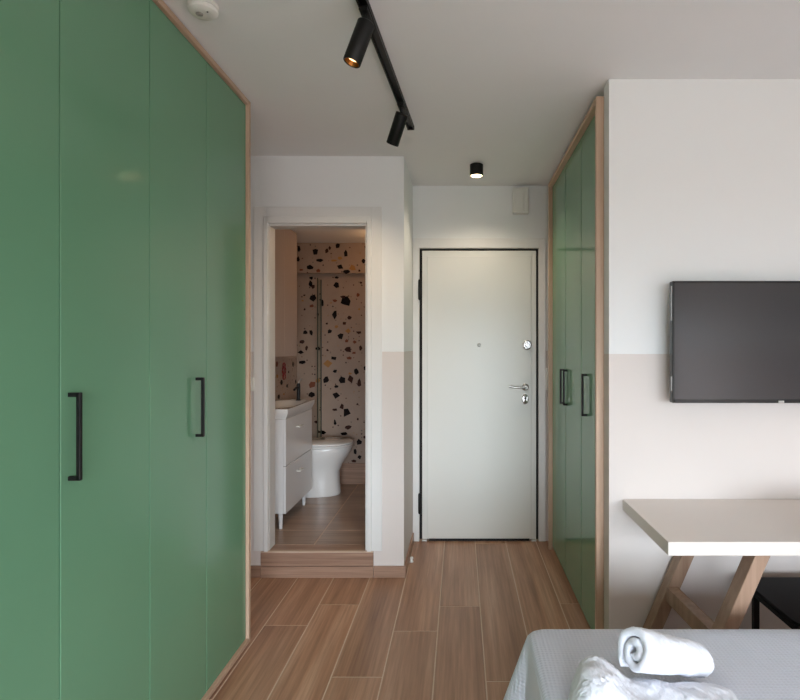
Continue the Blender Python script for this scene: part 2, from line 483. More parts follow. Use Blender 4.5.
for col, lst in chips.items():
    bm = nb()
    for (px, py, w_, h_) in lst:
        yy = B_BACK-.07 if py < 274.5 else B_BACK
        c = P(px, py, yy); sx, sz = w_*yy/F/2*1.3, h_*yy/F/2*1.3
        n = rc.choice((4, 5, 5, 6)); a0 = rc.random()*6
        pts = [(c.x+sx*math.cos(a0+2*math.pi*i/n)*rc.uniform(.6, 1.35), c.z+sz*math.sin(a0+2*math.pi*i/n)*rc.uniform(.6, 1.35)) for i in range(n)]
        if c.x-sx*1.2 < B_LEFT+.002: pts = [(max(p[0], B_LEFT+.002), p[1]) for p in pts]
        fr = [bm.verts.new((p[0], yy-.0012, p[1])) for p in pts]; bk = [bm.verts.new((p[0], yy+.002, p[1])) for p in pts]
        bm.faces.new(fr)
        for i in range(n): bm.faces.new((fr[i], fr[(i+1) % n], bk[(i+1) % n], bk[i]))
    bmesh.ops.recalc_face_normals(bm, faces=bm.faces[:])
    obj('terrazzo_chips', bm, 'chip_'+col, wb, kind='stuff')
for col, lst in (('chip_rust', [(75, 250, 14, 40)]), ('chip_dark', [(178, 250, 10, 34), (105, 365, 14, 40), (140, 388, 12, 24), (88, 455, 16, 34), (195, 360, 8, 30), (150, 300, 8, 16)]), ('chip_ochre', [(78, 325, 14, 26), (120, 440, 10, 14)])):
    bm = nb()
    for x, y, w_, h_ in lst:
        px, py = 265+x*K, 325+y*K
        d = B_LEFT*F/(px-460); c = P(px, py, d); sy = w_*K*d*d/(F*-B_LEFT)/2; sz = h_*K*d/F/2
        n = 6; pts = [(c.y+sy*math.cos(2*math.pi*i/n)*rc.uniform(.75, 1.2), c.z+sz*math.sin(2*math.pi*i/n)*rc.uniform(.75, 1.2)) for i in range(n)]
        fr = [bm.verts.new((B_LEFT+.0012, p[0], p[1])) for p in pts]; bk = [bm.verts.new((B_LEFT-.002, p[0], p[1])) for p in pts]
        bm.faces.new(fr)
        for i in range(n): bm.faces.new((fr[i], fr[(i+1) % n], bk[(i+1) % n], bk[i]))
    bmesh.ops.recalc_face_normals(bm, faces=bm.faces[:])
    obj('terrazzo_chips', bm, col, wl, kind='stuff')

# bathroom skirting, riser tiles, skirtings of the room
bm = nb(); box(bm, -1.25, COL_X-.1, B_BACK-.012, B_BACK, B_FLOOR, B_FLOOR+.19, .001); struct('baseboard_bathroom', bm, 'plankx')
def stripx(name, x0, x1, z0, z1, y, t=0.012):
    bm = nb(); box(bm, x0, x1, y-t, y, z0, z1, .001); return struct(name, bm, 'plankx')
stripx('baseboard_left', LEFT_X, -1.229, 0, .072, BATH_Y)
stripx('baseboard_column', -0.532, COL_X+.012, 0, .070, BATH_Y)
bm = nb(); box(bm, COL_X, COL_X+.012, BATH_Y, BACK_Y-.03, 0, .070, .001); struct('baseboard_side', bm, 'plank')
st = bpy.data.objects.new('step_bathroom', None); C.objects.link(st); st.location = (-.88, BATH_Y, 0)
st['kind'] = 'structure'; st['label'] = 'low brown tiled step up to the bathroom doorway'; st['category'] = 'step'
for za, zb in ((0, .0700), (.0745, .155)):
    bm = nb(); box(bm, -1.227, -0.534, BATH_Y-.014, BATH_Y, za, zb, .001); obj('riser_tile', bm, 'plankx', st)
bm = nb(); box(bm, -1.227, -0.534, BATH_Y-.016, BATH_Y+.012, .156, B_FLOOR, .001); obj('edge_profile', bm, 'grout', st)
bm = nb(); box(bm, OX0, OX1, BATH_Y+.013, BATH_Y+.1, .151, B_FLOOR, .001); obj('sill_tile', bm, 'plankx', st)

# bathroom door casing: flat architrave, raised inner frame, lining
bm = nb()
yo = BATH_Y-.012
zb0 = B_FLOOR+.001
box(bm, -1.272, -1.198, yo, BATH_Y, zb0, 2.285, .002); box(bm, -0.546, -0.481, yo, BATH_Y, zb0, 2.285, .002)
box(bm, -1.198, -0.546, yo, BATH_Y, 2.223, 2.285, .002)
door_trim = struct('trim_1', bm, 'trim', label='white architrave around the bathroom doorway', cat='door frame')
bm = nb(); yi = BATH_Y-.024
box(bm, -1.207, OX0+.010, yi, BATH_Y, zb0, OZ+.042, .003); box(bm, OX1, -0.545, yi, BATH_Y, zb0, OZ+.042, .003)
box(bm, OX0, OX1, yi, BATH_Y, OZ, OZ+.042, .003)
obj('inner_frame', bm, 'trim', door_trim)
bm = nb()
box(bm, OX0, OX0+.012, BATH_Y, BATH_Y+.104, zb0, OZ); box(bm, OX1-.012, OX1, BATH_Y, BATH_Y+.104, zb0, OZ)
box(bm, OX0+.012, OX1-.012, BATH_Y, BATH_Y+.104, OZ-.012, OZ)
obj('lining', bm, 'trim', door_trim)

# ------------------------------------------------------------------ entrance door
dr = bpy.data.objects.new('door_1', None); C.objects.link(dr); dr.location = ((DX0+DX1)/2, BACK_Y, 0)
dr['kind'] = 'structure'; dr['label'] = 'white security entrance door with steel lever handle and black seal'; dr['category'] = 'door'
bm = nb()
box(bm, COL_X+.002, DX0, BACK_Y-.012, BACK_Y+.05, 0, DZ+.072, .002)
box(bm, DX1, DX1+.050, BACK_Y-.012, BACK_Y+.05, 0, DZ+.072, .002)
box(bm, DX0, DX1, BACK_Y-.012, BACK_Y+.05, DZ, DZ+.072, .002)
obj('door_frame', bm, 'trim', dr)
bm = nb(); box(bm, DX0-.01, DX1+.01, BACK_Y+.03, BACK_Y+.08, 0.004, DZ+.01); obj('seal', bm, 'gap', dr)
bm = nb()
LX0, LX1, LZ = DX0+.020, DX1-.018, DZ-.018
box(bm, LX0, LX1, BACK_Y-.002, BACK_Y+.04, 0.014, LZ, .002)
leaf = obj('leaf', bm, 'door', dr)
bm = nb(); box(bm, LX0+.036, LX1-.036, BACK_Y-.008, BACK_Y, 0.0205, LZ-.04, .003); obj('door_panel', bm, 'door', leaf)
bm = nb(); box(bm, LX0+.05, LX1-.05, BACK_Y-.006, BACK_Y, 0.002, 0.018); obj('draught_seal', bm, 'gap', leaf)
bm = nb(); box(bm, LX0-.0, LX0+.034, BACK_Y-.014, BACK_Y-.003, 0.002, 0.012); box(bm, LX1-.034, LX1, BACK_Y-.014, BACK_Y-.003, 0.002, 0.012); obj('corner_cap', bm, 'trim', leaf)
for zz in (1.427+(346-290)/136.6, 1.427+(346-503)/136.6):
    bm = nb(); lathe(bm, [(.008, 0), (.012, .01), (.012, .14), (.008, .15)], (DX0+.004, BACK_Y-.018, zz-.075), n=12)
    obj('hinge', bm, 'black', dr, True)
yk = BACK_Y-.008
bm = nb(); c = P(479, 345, BACK_Y); lathe(bm, [(.0, 0), (.012, 0), (.014, .004), (.006, .008), (0, .008)], (c.x, yk, c.z), (0, -1, 0), 16); obj('peephole', bm, 'steel', dr, True)
c = P(527, 345, BACK_Y)
bm = nb(); lathe(bm, [(0, 0), (.035, 0), (.035, .006), (.026, .014), (.024, .014), (.022, .006), (0, .006)], (c.x, yk, c.z), (0, -1, 0), 28); rs = obj('lock_rosette', bm, 'steel', dr, True)
bm = nb(); lathe(bm, [(0, 0), (.017, 0), (.017, .02), (.013, .024), (0, .024)], (c.x-.002, yk-.006, c.z), (0, -1, 0), 20); box(bm, c.x-.004, c.x+.004, yk-.038, yk-.03, c.z-.014, c.z+.014, .001); obj('thumb_turn', bm, 'steel', rs, True)
c = P(525, 387, BACK_Y)
bm = nb(); lathe(bm, [(0, 0), (.026, 0), (.026, .006), (.022, .010), (.012, .012), (.011, .045), (0, .045)], (c.x, yk, c.z), (0, -1, 0), 24); hr = obj('handle_rosette', bm, 'steel', dr, True)
bm = nb(); tube(bm, [(c.x+.006, yk-.045, c.z), (c.x-.03, yk-.048, c.z-.002), (c.x-.075, yk-.050, c.z+.001), (c.x-.118, yk-.048, c.z+.006)], .0085, 10); obj('lever', bm, 'steel', hr, True)
c = P(525, 399, BACK_Y)
bm = nb(); lathe(bm, [(0, 0), (.026, 0), (.025, .006), (.020, .011), (0, .012)], (c.x, yk, c.z), (0, -1, 0), 28, 1.0, 1.45); es = obj('keyhole_escutcheon', bm, 'steel', dr, True)
bm = nb(); box(bm, c.x-.004, c.x+.004, yk-.0135, yk-.010, c.z-.016, c.z+.006); lathe(bm, [(0, 0), (.008, 0), (.008, .002), (0, .002)], (c.x, yk-.0117, c.z+.008), (0, -1, 0), 12); obj('keyhole', bm, 'gap', es)

# light switches, alarm box
def switch(px, py, d, w_, h_, label):
    c = P(px, py, d)
    t = thing('light_switch', label, 'switch', (c.x, d, c.z))
    bm = nb(); box(bm, c.x-w_/2, c.x+w_/2, d-.022, d, c.z-h_/2, c.z+h_/2, .003); obj('plate', bm, 'plastic', t)
    bm = nb(); box(bm, c.x-w_*.3, c.x+w_*.3, d-.026, d-.021, c.z-h_*.3, c.z+h_*.3, .002); obj('rocker', bm, 'plastic', t)
switch(551, 379, BACK_Y-.0, .08, .16, 'white double light switch between entrance door and right wardrobe')
switch(248.5, 384, BATH_Y, .08, .085, 'white light switch between left wardrobe and bathroom doorway')
c = P(520, 202, BACK_Y)
t = thing('alarm_box', 'white plastic box high on wall above the entrance door', 'box', (c.x, BACK_Y, c.z-.093))
bm = nb(); box(bm, c.x-.060, c.x+.060, BACK_Y-.055, BACK_Y, c.z-.093, c.z+.093, .006, 2); obj('housing', bm, 'plastic', t)
bm = nb(); box(bm, c.x+.030, c.x+.052, BACK_Y-.060, BACK_Y-.054, c.z-.08, c.z+.08, .003); obj('side_strip', bm, 'plastic', t)
bm = nb(); box(bm, c.x-.045, c.x+.022, BACK_Y-.058, BACK_Y-.054, c.z-.078, c.z+.078, .003); obj('cover', bm, 'plastic', t)

# ------------------------------------------------------------------ wardrobes
def pull(bm, x, y, sgn, z0=1.078, z1=1.306, out=0.032):
    """black square bar handle on a door at plane x; sgn is the way the door faces"""
    b = 0.011
    xf = x+sgn*out
    box(bm, *sorted((xf-sgn*b, xf)), y-b/2, y+b/2, z0, z1, .0015)
    for z in (z0, z1-b): box(bm, *sorted((x, xf-sgn*.004)), y-b/2, y+b/2, z, z+b, .001)
    return bm

LWX = -1.015          # door plane of the left wardrobe
wl_root = thing('wardrobe', 'tall green wardrobe with light plywood edging and long row of doors on the left', 'wardrobe', (LWX-.3, 1.4, 0))
ya, yb = 0.183, 2.583
FR = 0.013            # frame stands proud of the doors
bm = nb()
box(bm, LEFT_X+.005, LWX-.024, ya-.02, ya-.002, .045, 2.575); box(bm, LEFT_X+.005, LWX-.024, yb+.004, yb+.022, .045, 2.575)
box(bm, LEFT_X+.005, LEFT_X+.015, ya, yb, .045, 2.575)
box(bm, LEFT_X+.015, LWX-.024, ya, yb, .045, .06); box(bm, LEFT_X+.015, LWX-.024, ya, yb, 2.56, 2.575)
obj('carcass', bm, 'carcass', wl_root)
bm = nb(); box(bm, LEFT_X+.02, LWX-.03, ya, yb, 0, .02); obj('shadow_plinth', bm, 'gap', wl_root)  # black strip painted in for the recessed shadow under the bottom rail
bm = nb(); box(bm, LEFT_X+.005, LWX+FR, yb+.004, yb+.026, .016, 2.593, .001); obj('end_panel', bm, 'ply', wl_root, label='light plywood end panel')
bm = nb(); box(bm, LEFT_X+.005, LWX+FR, ya-.026, ya-.004, .016, 2.593, .001); obj('end_panel', bm, 'ply', wl_root)
bm = nb(); box(bm, LEFT_X+.005, LWX+FR, ya-.003, yb+.003, 2.571, 2.593, .001); obj('top_rail', bm, 'plyd', wl_root, label='light plywood top rail')
bm = nb(); box(bm, LEFT_X+.005, LWX+FR, ya-.003, yb+.003, .016, .038, .001); obj('bottom_rail', bm, 'plyd', wl_root, label='light plywood bottom rail')
for i in range(6):
    y0 = ya+.4*i; y1 = y0+.4
    bm = nb(); box(bm, LWX-.020, LWX, y0+.0022, y1-.0022, .041, 2.568, .001)
    dd = obj('door', bm, 'green', wl_root)
    h = {3: 1.415, 4: 2.095, 1: 0.615, 2: 0.950, 5: None, 0: None}[i]
    if h:
        bm = nb(); pull(bm, LWX, h, 1); obj('handle', bm, 'black', dd, label='black square bar handle')

RWX = 0.645
ZT = 2.563
r_root = thing('wardrobe', 'green wardrobe with three doors and plywood edging beside the entrance door', 'wardrobe', (RWX+.3, 3.15, 0))
ya, yb = 2.502, 3.805
bm = nb()
box(bm, RWX+.022, 1.265, ya, ya+.016, .03, ZT-.03); box(bm, RWX+.022, 1.265, yb-.016, yb, .03, ZT-.03)
box(bm, 1.265, 1.275, ya, yb, .03, ZT-.03); box(bm, RWX+.022, 1.265, ya+.016, yb-.016, .03, .045)
box(bm, RWX+.022, 1.265, ya+.016, yb-.016, ZT-.045, ZT-.03)
obj('carcass', bm, 'carcass', r_root)
bm = nb(); box(bm, RWX+.03, 1.27, ya, yb, 0, .028); obj('shadow_plinth', bm, 'gap', r_root)  # black base stands in for the shadow line below the doors
bm = nb(); box(bm, .619, .653, ya-.024, ya-.003, .002, ZT, .001); box(bm, .653, 1.27, TV_Y+.087, ya-.003, .002, ZT); obj('end_panel', bm, 'ply', r_root, label='light plywood end panel')
bm = nb(); box(bm, .621, 1.27, yb+.003, yb+.03, .002, ZT, .001); obj('end_panel', bm, 'ply', r_root)
bm = nb(); box(bm, .619, 1.27, ya-.003, yb+.003, ZT-.026, ZT, .001); obj('top_rail', bm, 'plyd', r_root, label='light plywood top rail')
for (y0, y1, h) in ((2.502, 2.90, 2.775), (2.90, 3.325, 3.275), (3.325, 3.805, 3.375)):
    bm = nb(); box(bm, RWX, RWX+.020, y0+.005, y1-.005, .030, ZT-.029, .001)
    dd = obj('door', bm, 'green', r_root)
    bm = nb(); pull(bm, RWX, h, -1, 1.07, 1.285, .027); obj('handle', bm, 'black', dd, label='black square bar handle')

# ------------------------------------------------------------------ ceiling fittings
# black track along the ceiling
ta, tb = Vector((-.384, .95, 0)), Vector((-.262, 2.895, 0))
tk = thing('lighting_track', 'long black lighting track screwed to the ceiling', 'track', ((ta+tb)/2)+Vector((0, 0, ROOM_H-.022)))
td = (tb-ta).normalized(); tn = Vector((td.y, -td.x, 0))
bm = nb()
for off, za, zb in ((-.0145, 2.578, 2.5995), (.0145, 2.578, 2.5995)):
    bar(bm, ta+tn*off+Vector((0, 0, (za+zb)/2)), tb+tn*off+Vector((0, 0, (za+zb)/2)), .006, zb-za, up=tn)
bar(bm, ta+Vector((0, 0, 2.595)), tb+Vector((0, 0, 2.595)), .024, .009, up=tn)
obj('rail', bm, 'black', tk)
bm = nb(); bar(bm, tb+Vector((0, 0, 2.588)), tb+td*.008+Vector((0, 0, 2.588)), .037, .024, .002, up=tn); obj('end_cap', bm, 'black', tk)

def spot(u, axis, label, power, cone, L=.150, r=.0305):
    c = ta+(tb-ta)*u
    t = thing('track_spotlight', label, 'spotlight', (c.x, c.y, 2.5780), 'spotlights on the ceiling track')
    bm = nb(); bar(bm, c-td*.035+Vector((0, 0, 2.571)), c+td*.035+Vector((0, 0, 2.571)), .030, .0135, .002, up=tn); obj('adapter', bm, 'black', t)
    bm = nb(); lathe(bm, [(.009, 0), (.009, .012), (.007, .018), (.007, .040)], (c.x, c.y, 2.565), (0, 0, -1), 14); obj('stem', bm, 'black', t, True)
    ax = Vector(axis).normalized()
    top = Vector((c.x, c.y, 2.527)) - ax*.012
    bm = nb(); lathe(bm, [(0, 0), (r-.003, 0), (r, .003), (r, L-.002), (r-.0015, L), (r-.004, L), (r-.005, L-.022), (0, L-.022)], top, ax, 32); obj('barrel', bm, 'black', t, True)
    bm = nb(); lathe(bm, [(r-.0042, L-.003), (r-.011, L-.019)], top, ax, 28, close=False); obj('reflector', bm, 'bronze', t, True)
    bm = nb(); lathe(bm, [(0, L-.0195), (r-.0105, L-.0195), (r-.0105, L-.017), (r-.017, L-.0155), (0, L-.0155)], top, ax, 24); obj('lens', bm, 'spot_glow', t, True)
    l = bpy.data.lights.new('spot_lamp', 'SPOT'); l.energy = power; l.color = (1.0, .76, .50); l.spot_size = math.radians(cone); l.spot_blend = 1.0; l.shadow_soft_size = .02
    lo = bpy.data.objects.new('spot_lamp', l); C.objects.link(lo); lo.parent = t
    lo.location = top+ax*(L+.004)-Vector(t.location); lo.rotation_euler = ax.to_track_quat('-Z', 'Y').to_euler()
u1 = (1.875-.95)/(2.895-.95); u2 = (2.605-.95)/(2.895-.95)
spot(u1, (-.35, -.06, -1), 'black cylinder track spotlight with visible glowing lens, nearer the camera', 6.0, 34)
spot(u2, (-.44, .50, -1), 'black cylinder track spotlight at far end of the track, lens hidden', 16.0, 100)

c = P(476.5, 164.5, 3.52)
t = thing('ceiling_downlight', 'short black cylinder downlight glowing on ceiling before the entrance door', 'light', (c.x, 3.52, 2.525))
bm = nb(); lathe(bm, [(.038, .0745), (.043, .072), (.043, .001), (.041, 0), (.037, 0), (.035, .006), (0, .006)], (c.x, 3.52, 2.525), n=36); obj('housing', bm, 'black', t, True)
bm = nb(); lathe(bm, [(0, .0045), (.035, .0045), (.0365, .001), (.030, -.0015), (0, -.002)], (c.x, 3.52, 2.525), n=32); obj('diffuser', bm, 'lamp_glow', t, True)
l = bpy.data.lights.new('downlight_lamp', 'SPOT'); l.spot_size = math.radians(143); l.spot_blend = .7; l.energy = 13.0; l.color = (1.0, .84, .66); l.shadow_soft_size = .035
lo = bpy.data.objects.new('downlight_lamp', l); C.objects.link(lo); lo.parent = t; lo.location = (0, 0, -.012)

c = P(200, 3, 1.85)
t = thing('smoke_detector', 'round white smoke detector on the ceiling by the left wardrobe', 'detector', (c.x, 1.872, ROOM_H-.035))
bm = nb(); lathe(bm, [(.045, .0348), (.050, .033), (.050, .022), (.045, .020)], (c.x, 1.872, ROOM_H-.035), n=36); obj('base', bm, 'plastic', t, True)
bm = nb(); lathe(bm, [(.045, .021), (.049, .017), (.047, .008), (.039, .002), (.020, 0), (0, 0)], (c.x, 1.872, ROOM_H-.035), n=36); obj('cover', bm, 'plastic', t, True)
bm = nb(); lathe(bm, [(.012, .004), (.012, -.002), (.010, -.003), (0, -.003)], (c.x-.01, 1.867, ROOM_H-.035), n=16); obj('test_button', bm, 'plastic_grey', t, True)
bm = nb(); lathe(bm, [(.003, .004), (.003, -.002), (0, -.003)], (c.x+.022, 1.857, ROOM_H-.034), n=10); obj('indicator', bm, 'gap', t, True)

# ------------------------------------------------------------------ bathroom furniture
VX = -1.197; vy0, vy1 = 3.745, 4.405; vz0 = B_FLOOR
v = thing('vanity', 'white two-drawer washbasin cabinet on short legs seen through the bathroom doorway', 'vanity', (VX-.15, 4.07, B_FLOOR))
zb_, zm, zt = B_FLOOR+.110, .598, .921
bm = nb(); box(bm, B_LEFT+.003, VX-.018, vy0, vy1, zb_, zt, .001); obj('cabinet', bm, 'lam', v)
for za, zb2 in ((zb_, zm-.002), (zm+.002, zt)):
    bm = nb(); box(bm, VX-.017, VX, vy0, vy1, za, zb2, .0015); d_ = obj('drawer', bm, 'lam', v)
    bm = nb(); zc = zb2-.085
    ym = 4.03
    tube(bm, [(VX+.024, ym-.045, zc), (VX+.024, ym+.045, zc)], .006, 8); tube(bm, [(VX, ym-.03, zc), (VX+.024, ym-.03, zc)], .005, 8); tube(bm, [(VX, ym+.03, zc), (VX+.024, ym+.03, zc)], .005, 8)
    obj('handle', bm, 'plastic', d_, True)
for yy in (vy0+.03, vy1-.07):
    for xx in (VX-.045, B_LEFT+.05):
        bm = nb(); lathe(bm, [(.012, 0), (.012, .004), (.017, .113), (.017, .1145)], (xx, yy, B_FLOOR), n=14); obj('leg', bm, 'lam', v, True)
# basin: slab with a scooped bowl
bm = nb()
bx0, bx1, by0, by1, bz0, bz1 = B_LEFT+.003, VX+.018, vy0-.012, vy1+.012, zt+.001, zt+.072
nx, ny = 16, 22
gv = [[None]*(ny+1) for _ in range(nx+1)]
for i in range(nx+1):
    for j in range(ny+1):
        x = bx0+(bx1-bx0)*i/nx; y = by0+(by1-by0)*j/ny
        e = max(abs((i/nx-.52)/.40), abs((j/ny-.5)/.42)); r = math.hypot((i/nx-.52)/.40, (j/ny-.5)/.42)
        q = min(1.0, 0.5*e+.5*r)
        dz = -.055*max(0, 1-q**5)
        gv[i][j] = bm.verts.new((x, y, bz1+dz))
for i in range(nx):
    for j in range(ny): bm.faces.new((gv[i][j], gv[i+1][j], gv[i+1][j+1], gv[i][j+1]))
rim = [gv[i][0] for i in range(nx+1)]+[gv[nx][j] for j in range(1, ny+1)]+[gv[i][ny] for i in range(nx-1, -1, -1)]+[gv[0][j] for j in range(ny-1, 0, -1)]
cx_, cy_ = (bx0+bx1)/2, (by0+by1)/2
lo1 = [bm.verts.new((q.co.x, q.co.y, bz1-.028)) for q in rim]
lo2 = [bm.verts.new((bx0+(q.co.x-bx0)*.93, cy_+(q.co.y-cy_)*.96, bz0)) for q in rim]
n = len(rim)
for a, b in ((rim, lo1), (lo1, lo2)):
    for i in range(n): bm.faces.new((a[i], a[(i+1) % n], b[(i+1) % n], b[i]))
bm.faces.new(lo2)
bmesh.ops.recalc_face_normals(bm, faces=bm.faces[:])
obj('basin', bm, 'ceramic', v, True)
# tap
c = P(298.5, 395, 4.42)
t = thing('tap', 'slim black mixer tap rising beside the washbasin', 'tap', (-1.40, 4.30, bz1+.002))
tx, ty, tz = -1.40, 4.30, bz1+.002
tx = (298.5-460)*4.33/F; ty = 4.33
t.location = (tx, ty, tz)
bm = nb(); lathe(bm, [(.022, 0), (.022, .006), (.014, .01), (.013, .12), (.011, .135), (0, .137)], (tx, ty, tz), n=18); obj('body', bm, 'black', t, True)
bm = nb(); tube(bm, [(tx, ty, tz+.10), (tx+.0, ty-.05, tz+.105), (tx+.0, ty-.11, tz+.092)], .009, 10); obj('spout', bm, 'black', t, True)
bm = nb(); tube(bm, [(tx, ty, tz+.137), (tx+.004, ty+.004, tz+.15), (tx+.022, ty+.01, tz+.172)], .006, 8); obj('lever', bm, 'steel', t, True)

# wall cabinet above the basin
cz = P(286, 356.5, 4.3).z
kx = -1.345
t = thing('wall_cabinet', 'pale taupe wall cabinet hung above the washbasin', 'cabinet', ((kx+B_LEFT)/2, 4.18, 1.36))
bm = nb(); box(bm, B_LEFT+.002, kx-.018, 3.86, 4.495, 1.345, 2.355, .001); obj('body', bm, 'taupe', t)
for y0, y1 in ((3.86, 4.176), (4.179, 4.495)):
    bm = nb(); box(bm, kx-.017, kx, y0, y1, 1.345, 2.355, .0015); obj('door', bm, 'taupe', t)

# red wire ornament on the wall under the cabinet
d0 = 4.56
c = P(284.3, 371.5, B_LEFT*F/(284.3-460)*0.995)
t = None
bm = nb()
for k, (dz, rr) in enumerate(((.050, .019), (.008, .028), (-.042, .022))):
    tube(bm, [(B_LEFT+.006, c.y+rr*1.5*math.cos(a), c.z+dz+rr*1.2*math.sin(a)) for a in [2*math.pi*i/18 for i in range(18)]], .0045, 6, True)
tube(bm, [(B_LEFT+.006, c.y-.02, c.z-.05), (B_LEFT+.007, c.y+.02, c.z+.06)], .0035, 6)
tag(obj('wall_ornament', bm, 'red', None, True), 'small red looped wire ornament on terrazzo beneath the wall cabinet', 'ornament')

# shower glass panel
gx = -1.272
t = thing('shower_screen', 'narrow clear glass shower panel with slim metal uprights', 'shower screen', (gx, 4.93, B_FLOOR))
bm = nb(); box(bm, gx-.003, gx+.003, 4.87, 4.988, B_FLOOR+.004, 2.03); obj('pane', bm, 'glass', t)
bm = nb(); box(bm, gx-.004, gx+.004, 4.862, 4.872, B_FLOOR+.001, 2.035, .001); obj('upright', bm, 'rail', t)
bm = nb(); box(bm, gx-.004, gx+.004, 4.985, 4.998, B_FLOOR+.001, 2.035, .001); obj('upright', bm, 'rail', t)

# toilet, facing +X, back against the left wall
ty = 4.665
t = thing('toilet', 'white floor-standing toilet with closed lid beside the vanity', 'toilet', (-1.2, ty, B_FLOOR))
def dshape(x0, x1, hw, n=28, pw=2.3):
    """plan outline: straight back at x0, rounded nose at x1"""
    pts = []
    L = x1-x0
    for i in range(n+1):
        a = -math.pi/2+math.pi*i/n
        cx, sy = math.cos(a), math.sin(a)
        pts.append((x0+L*.45+L*.55*abs(cx)**(2/pw), hw*math.copysign(abs(sy)**(2/pw), sy)))
    return [(x0, -hw*.92)]+pts+[(x0, hw*.92)]
def loft(bm, rows):
    rings = [[bm.verts.new((x, ty+y, B_FLOOR+z)) for x, y in pts] for pts, z in rows]
    for q, r in zip(rings, rings[1:]):
        n = len(q)
        for i in range(n): bm.faces.new((q[i], q[(i+1) % n], r[(i+1) % n], r[i]))
    bm.faces.new(rings[0]); bm.faces.new(rings[-1])
    bmesh.ops.recalc_face_normals(bm, faces=bm.faces[:])
xb = B_LEFT+.004
bm = nb()
loft(bm, [(dshape(xb, -1.025, .135), .002), (dshape(xb, -1.02, .138), .02), (dshape(xb, -1.032, .132), .12), (dshape(xb, -1.032, .134), .20),
          (dshape(xb, -1.005, .150), .26), (dshape(xb, -.965, .172), .32), (dshape(xb, -.935, .184), .37), (dshape(xb, -.925, .187), .405), (dshape(xb, -.928, .185), .412)])
obj('bowl', bm, 'ceramic', t, True)
bm = nb(); loft(bm, [(dshape(-1.36, -.923, .186), .414), (dshape(-1.36, -.919, .189), .418), (dshape(-1.36, -.919, .189), .430), (dshape(-1.36, -.923, .186), .433)]); obj('seat', bm, 'ceramic', t, True)
bm = nb(); loft(bm, [(dshape(-1.36, -.922, .187), .435), (dshape(-1.36, -.918, .190), .440), (dshape(-1.36, -.920, .188), .450), (dshape(-1.355, -.935, .176), .457)]); obj('lid', bm, 'ceramic', t, True)
bm = nb(); box(bm, xb, -1.365, ty-.185, ty+.185, B_FLOOR+.413, B_FLOOR+.80, .02, 3); tk_ = obj('cistern', bm, 'ceramic', t, True)
bm = nb(); lathe(bm, [(.022, 0), (.022, .006), (.016, .009), (0, .009)], (-1.43, ty, B_FLOOR+.80), n=18); obj('flush_button', bm, 'steel', tk_, True)

# bathroom ceiling lamp (out of sight above the doorway head)
t = thing('bathroom_downlight', 'small round warm ceiling light inside the bathroom', 'light', (-.60, 4.50, B_CEIL-.03))
bm = nb(); lathe(bm, [(.05, .0295), (.055, .028), (.055, .002), (.05, 0), (.045, .002), (0, .004)], (-.60, 4.50, B_CEIL-.03), n=28); obj('housing', bm, 'plastic', t, True)
bm = nb(); lathe(bm, [(0, .003), (.044, .002), (.040, -.002), (0, -.003)], (-.60, 4.50, B_CEIL-.03), n=28); obj('diffuser', bm, 'lamp_glow', t, True)
l = bpy.data.lights.new('bathroom_lamp', 'POINT'); l.energy = 1.3; l.color = (1.0, .56, .27); l.shadow_soft_size = .05
lo = bpy.data.objects.new('bathroom_lamp', l); C.objects.link(lo); lo.parent = t; lo.location = (0, 0, -.06)

# ------------------------------------------------------------------ television
ty0 = 2.275
x0, x1 = P(672.5, 0, ty0).x, P(672.5, 0, ty0).x+.905
z1, z0 = P(0, 281, ty0).z, P(0, 403, ty0).z
x0_tv, z0_tv, z1_tv = x0, z0, z1
t = thing('television', 'flat black television mounted on the two-tone wall above the desk', 'television', ((x0+x1)/2, TV_Y, z0))
bm = nb(); box(bm, x0, x1, ty0+.004, ty0+.035, z0, z1, .003); obj('casing', bm, 'tvblack', t)
bm = nb(); box(bm, x0+.12, x1-.12, ty0+.035, ty0+.07, z0+.04, z1-.10, .012); obj('back_housing', bm, 'tvblack', t)
bm = nb()
for xa, xb2, za, zb2 in ((x0, x0+.008, z0, z1), (x1-.008, x1, z0, z1), (x0+.008, x1-.008, z1-.008, z1), (x0+.008, x1-.008, z0, z0+.014)): box(bm, xa, xb2, ty0-.002, ty0+.006, za, zb2, .0015)
obj('bezel', bm, 'tvblack', t)
bm = nb(); box(bm, x0+.008, x1-.008, ty0+.001, ty0+.005, z0+.014, z1-.008); obj('screen', bm, 'screen', t)
bm = nb(); box(bm, (x0+x1)/2-.012, (x0+x1)/2+.012, ty0-.004, ty0+.001, z0+.001, z0+.010, .001); obj('logo_plate', bm, 'steel', t, label='small bright silver plate')
bm = nb(); box(bm, (x0+x1)/2-.1, (x0+x1)/2+.1, ty0+.07, TV_Y-.001, z0+.13, z0+.33); obj('wall_bracket', bm, 'black', t)

